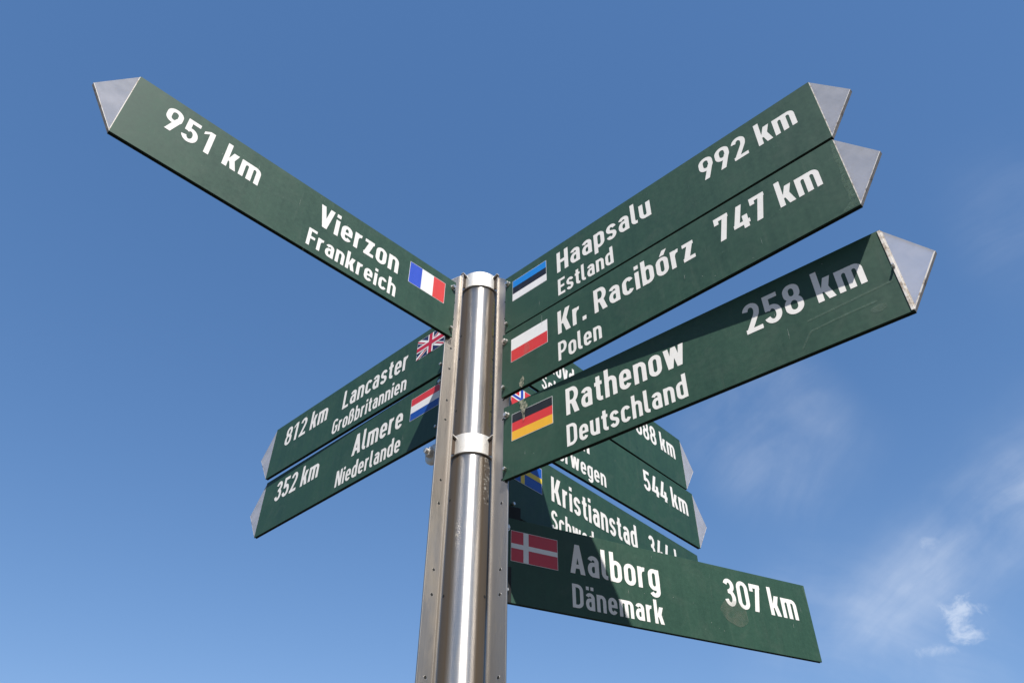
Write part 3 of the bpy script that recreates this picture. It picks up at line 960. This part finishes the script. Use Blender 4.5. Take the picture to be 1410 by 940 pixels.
SG['C'] = make_sign('C', -0.7505, 0.0130, -0.1568, 0.7603, 0.0845,
    'green sign reading Kr. Racibórz Polen 747 km, directly under the Haapsalu sign', 'poland', 24.5, .1090,
    [('p', 'Kr. Racibórz', 224, 511.5), ('c', 'Polen', 222.7, 318), ('d', '747 km', 552.5, 726.5)], seed=3)
SG['D'] = make_sign('D', -0.698768, 0.0112, -0.326024, 0.762798, 0.0848,
    'half shaded green sign reading Rathenow Deutschland 258 km with scratched end', 'germany', 23.9, .1063,
    [('p', 'Rathenow', 224.5, 450), ('c', 'Deutschland', 223.3, 445), ('d', '258 km', 551, 726.5)], seed=4)
SG['E'] = make_sign('E', 2.3821, 0.009063, -0.000406, 0.754497, 0.088,
    'dark green sign reading 812 km Lancaster Großbritannien, behind the pole on the left', 'britain', 17.5, .1860,
    [('d', '812 km', 701, 517.5), ('p', 'Lancaster', 455.5, 216), ('c', 'Großbritannien', 482.5, 212)], left=True, seed=5)
SG['F'] = make_sign('F', 2.3706, 0.0088, -0.1562, 0.7572, 0.088,
    'dark green sign reading 352 km Almere Niederlande, under the Lancaster sign', 'netherlands', 20.5, .1855,
    [('d', '352 km', 698.5, 515), ('p', 'Almere', 385.5, 210.5), ('c', 'Niederlande', 433, 209)], left=True, seed=6)
SG['G'] = make_sign('G', 0.816568, 0.011722, 0.00132, 0.758463, 0.084,
    'mostly hidden green sign ending in 88 km, behind the Rathenow sign', 'sweden', 22, .078,
    [('p', 'Skövde', 187, 330), ('c', 'Schweden', 187, 362), ('d', '688 km', 548, 723.5)], seed=7)
SG['H'] = make_sign('H', 0.809918, 0.009177, -0.155427, 0.774973, 0.088,
    'green sign ending in Norwegen 544 km, below the 88 km sign', 'norway', 20, .0930,
    [('p', 'Skien', 210, 346.5), ('c', 'Norwegen', 210, 400.5), ('d', '544 km', 553.5, 741.5)], seed=8)
SG['I'] = make_sign('I', 0.830624, 0.026801, -0.333185, 0.747968, 0.0735,
    'green sign reading Kristianstad Schweden 344 km, partly covered by the Aalborg sign', 'sweden', 21.0, .0775,
    [('p', 'Kristianstad', 196.3, 489), ('c', 'Schweden', 193.8, 371), ('d', '344 km', 535, 706)], tip=False, seed=9)
SG['J'] = make_sign('J', 0.438208, 0.013604, -0.502997, 0.733456, 0.0585,
    'lowest green sign, reading Aalborg Dänemark 307 km, with square cut end', 'denmark', 22.8, .0768,
    [('p', 'Aalborg', 191.5, 379), ('c', 'Dänemark', 193.5, 379.5), ('d', '307 km', 527, 703.5)], tip=False, seed=10)

# marks the photograph shows on particular signs
rg = random.Random(5)
o, fx, yf = SG['J']
st = round_blob(o, fx(.544), v2(88), .032, .024, yf - .00065, 'stain', 'stain', rg, 0.12)
blob(o, [(fx(.7316), v2(2)), (fx(.7372), v2(1)), (fx(.7372), v2(52)), (fx(.7352), v2(45)), (fx(.7338), v2(25))], yf - .0005, 'bleach', 'worn_edge')
o, fx, yf = SG['C']
blob(o, [(fx(.755), v2(12)), (fx(.7595), v2(2)), (fx(.7595), v2(148)), (fx(.735), v2(148)), (fx(.748), v2(138)), (fx(.7515), v2(120)), (fx(.7495), v2(95)), (fx(.754), v2(70)), (fx(.7525), v2(40))], yf - .0005, 'bleach', 'worn_edge')
round_blob(o, fx(.136), v2(139), .006, .011, yf - .0006, 'dropping', 'stain', rg, 0.3)
round_blob(o, fx(.150), v2(70), .007, .016, yf - .0022, 'scuff', 'stain', rg, 0.2)
round_blob(o, fx(.1865), v2(20), .0007, .012, yf - .0006, 'chip', 'scratch', rg, 0.1)
o, fx, yf = SG['D']
round_blob(o, fx(.133), v2(16), .008, .014, yf - .0022, 'dropping', 'stain', rg, 0.45)
round_blob(o, fx(.134), v2(34), .0035, .012, yf - .0024, 'dropping', 'stain', rg, 0.4)
def scratch(o, fx, yf, pts, w, key):
    mb = MB()
    P = [Vector((fx(a / 1000), v2(b))) for a, b in pts]
    for i in range(len(P) - 1):
        dd = (P[i + 1] - P[i]).normalized(); nn = Vector((-dd.y, dd.x)) * w / 2
        mb.poly([(q.x, yf - .00075 - .00005 * i, q.y) for q in (P[i] - nn, P[i + 1] - nn, P[i + 1] + nn, P[i] + nn)])
    return mb.build('scratch', key, o)
scratch(o, fx, yf, [(618.8, 140), (637.3, 116.5), (665, 114.5), (691.3, 113.3), (728.4, 112.8)], .0028, 'scuff')
scratch(o, fx, yf, [(636.8, 98), (700, 95), (755, 92)], .0030, 'scuff')
round_blob(o, fx(.727), v2(125), .010, .006, yf - .0006, 'scuff', 'stain', rg, 0.15)
# mounting brackets of the two turned signs
for s_, zz in (('J', 0.075), ('I', 0.075)):
    o, fx, yf = SG[s_]
    mb = MB()
    mb.box((-0.004, T / 2, 0.02), (0.03, T / 2 + 0.003, 0.13))
    mb.build('bracket', 'rail', o, bevel=0.0005)
# added black plate standing in for shade on the lowest sign's corner
o, fx, yf = SG['J']
mb = MB()
mb.box((-0.003, yf - 0.0022, -0.001), (0.0165, yf - 0.0003, 0.060))
mb.build('shade_plate', 'edge', o, bevel=0.0004)
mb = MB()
mb.box((-0.003, T / 2 + 0.0032, 0.10), (0.040, T / 2 + 0.0062, H + 0.030))  # added dark plate and lug, hiding the sky gap above the sign
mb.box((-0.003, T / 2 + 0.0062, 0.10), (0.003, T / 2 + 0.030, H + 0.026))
mb.build('sky_gap_blocker', 'edge', o, bevel=0.0004)
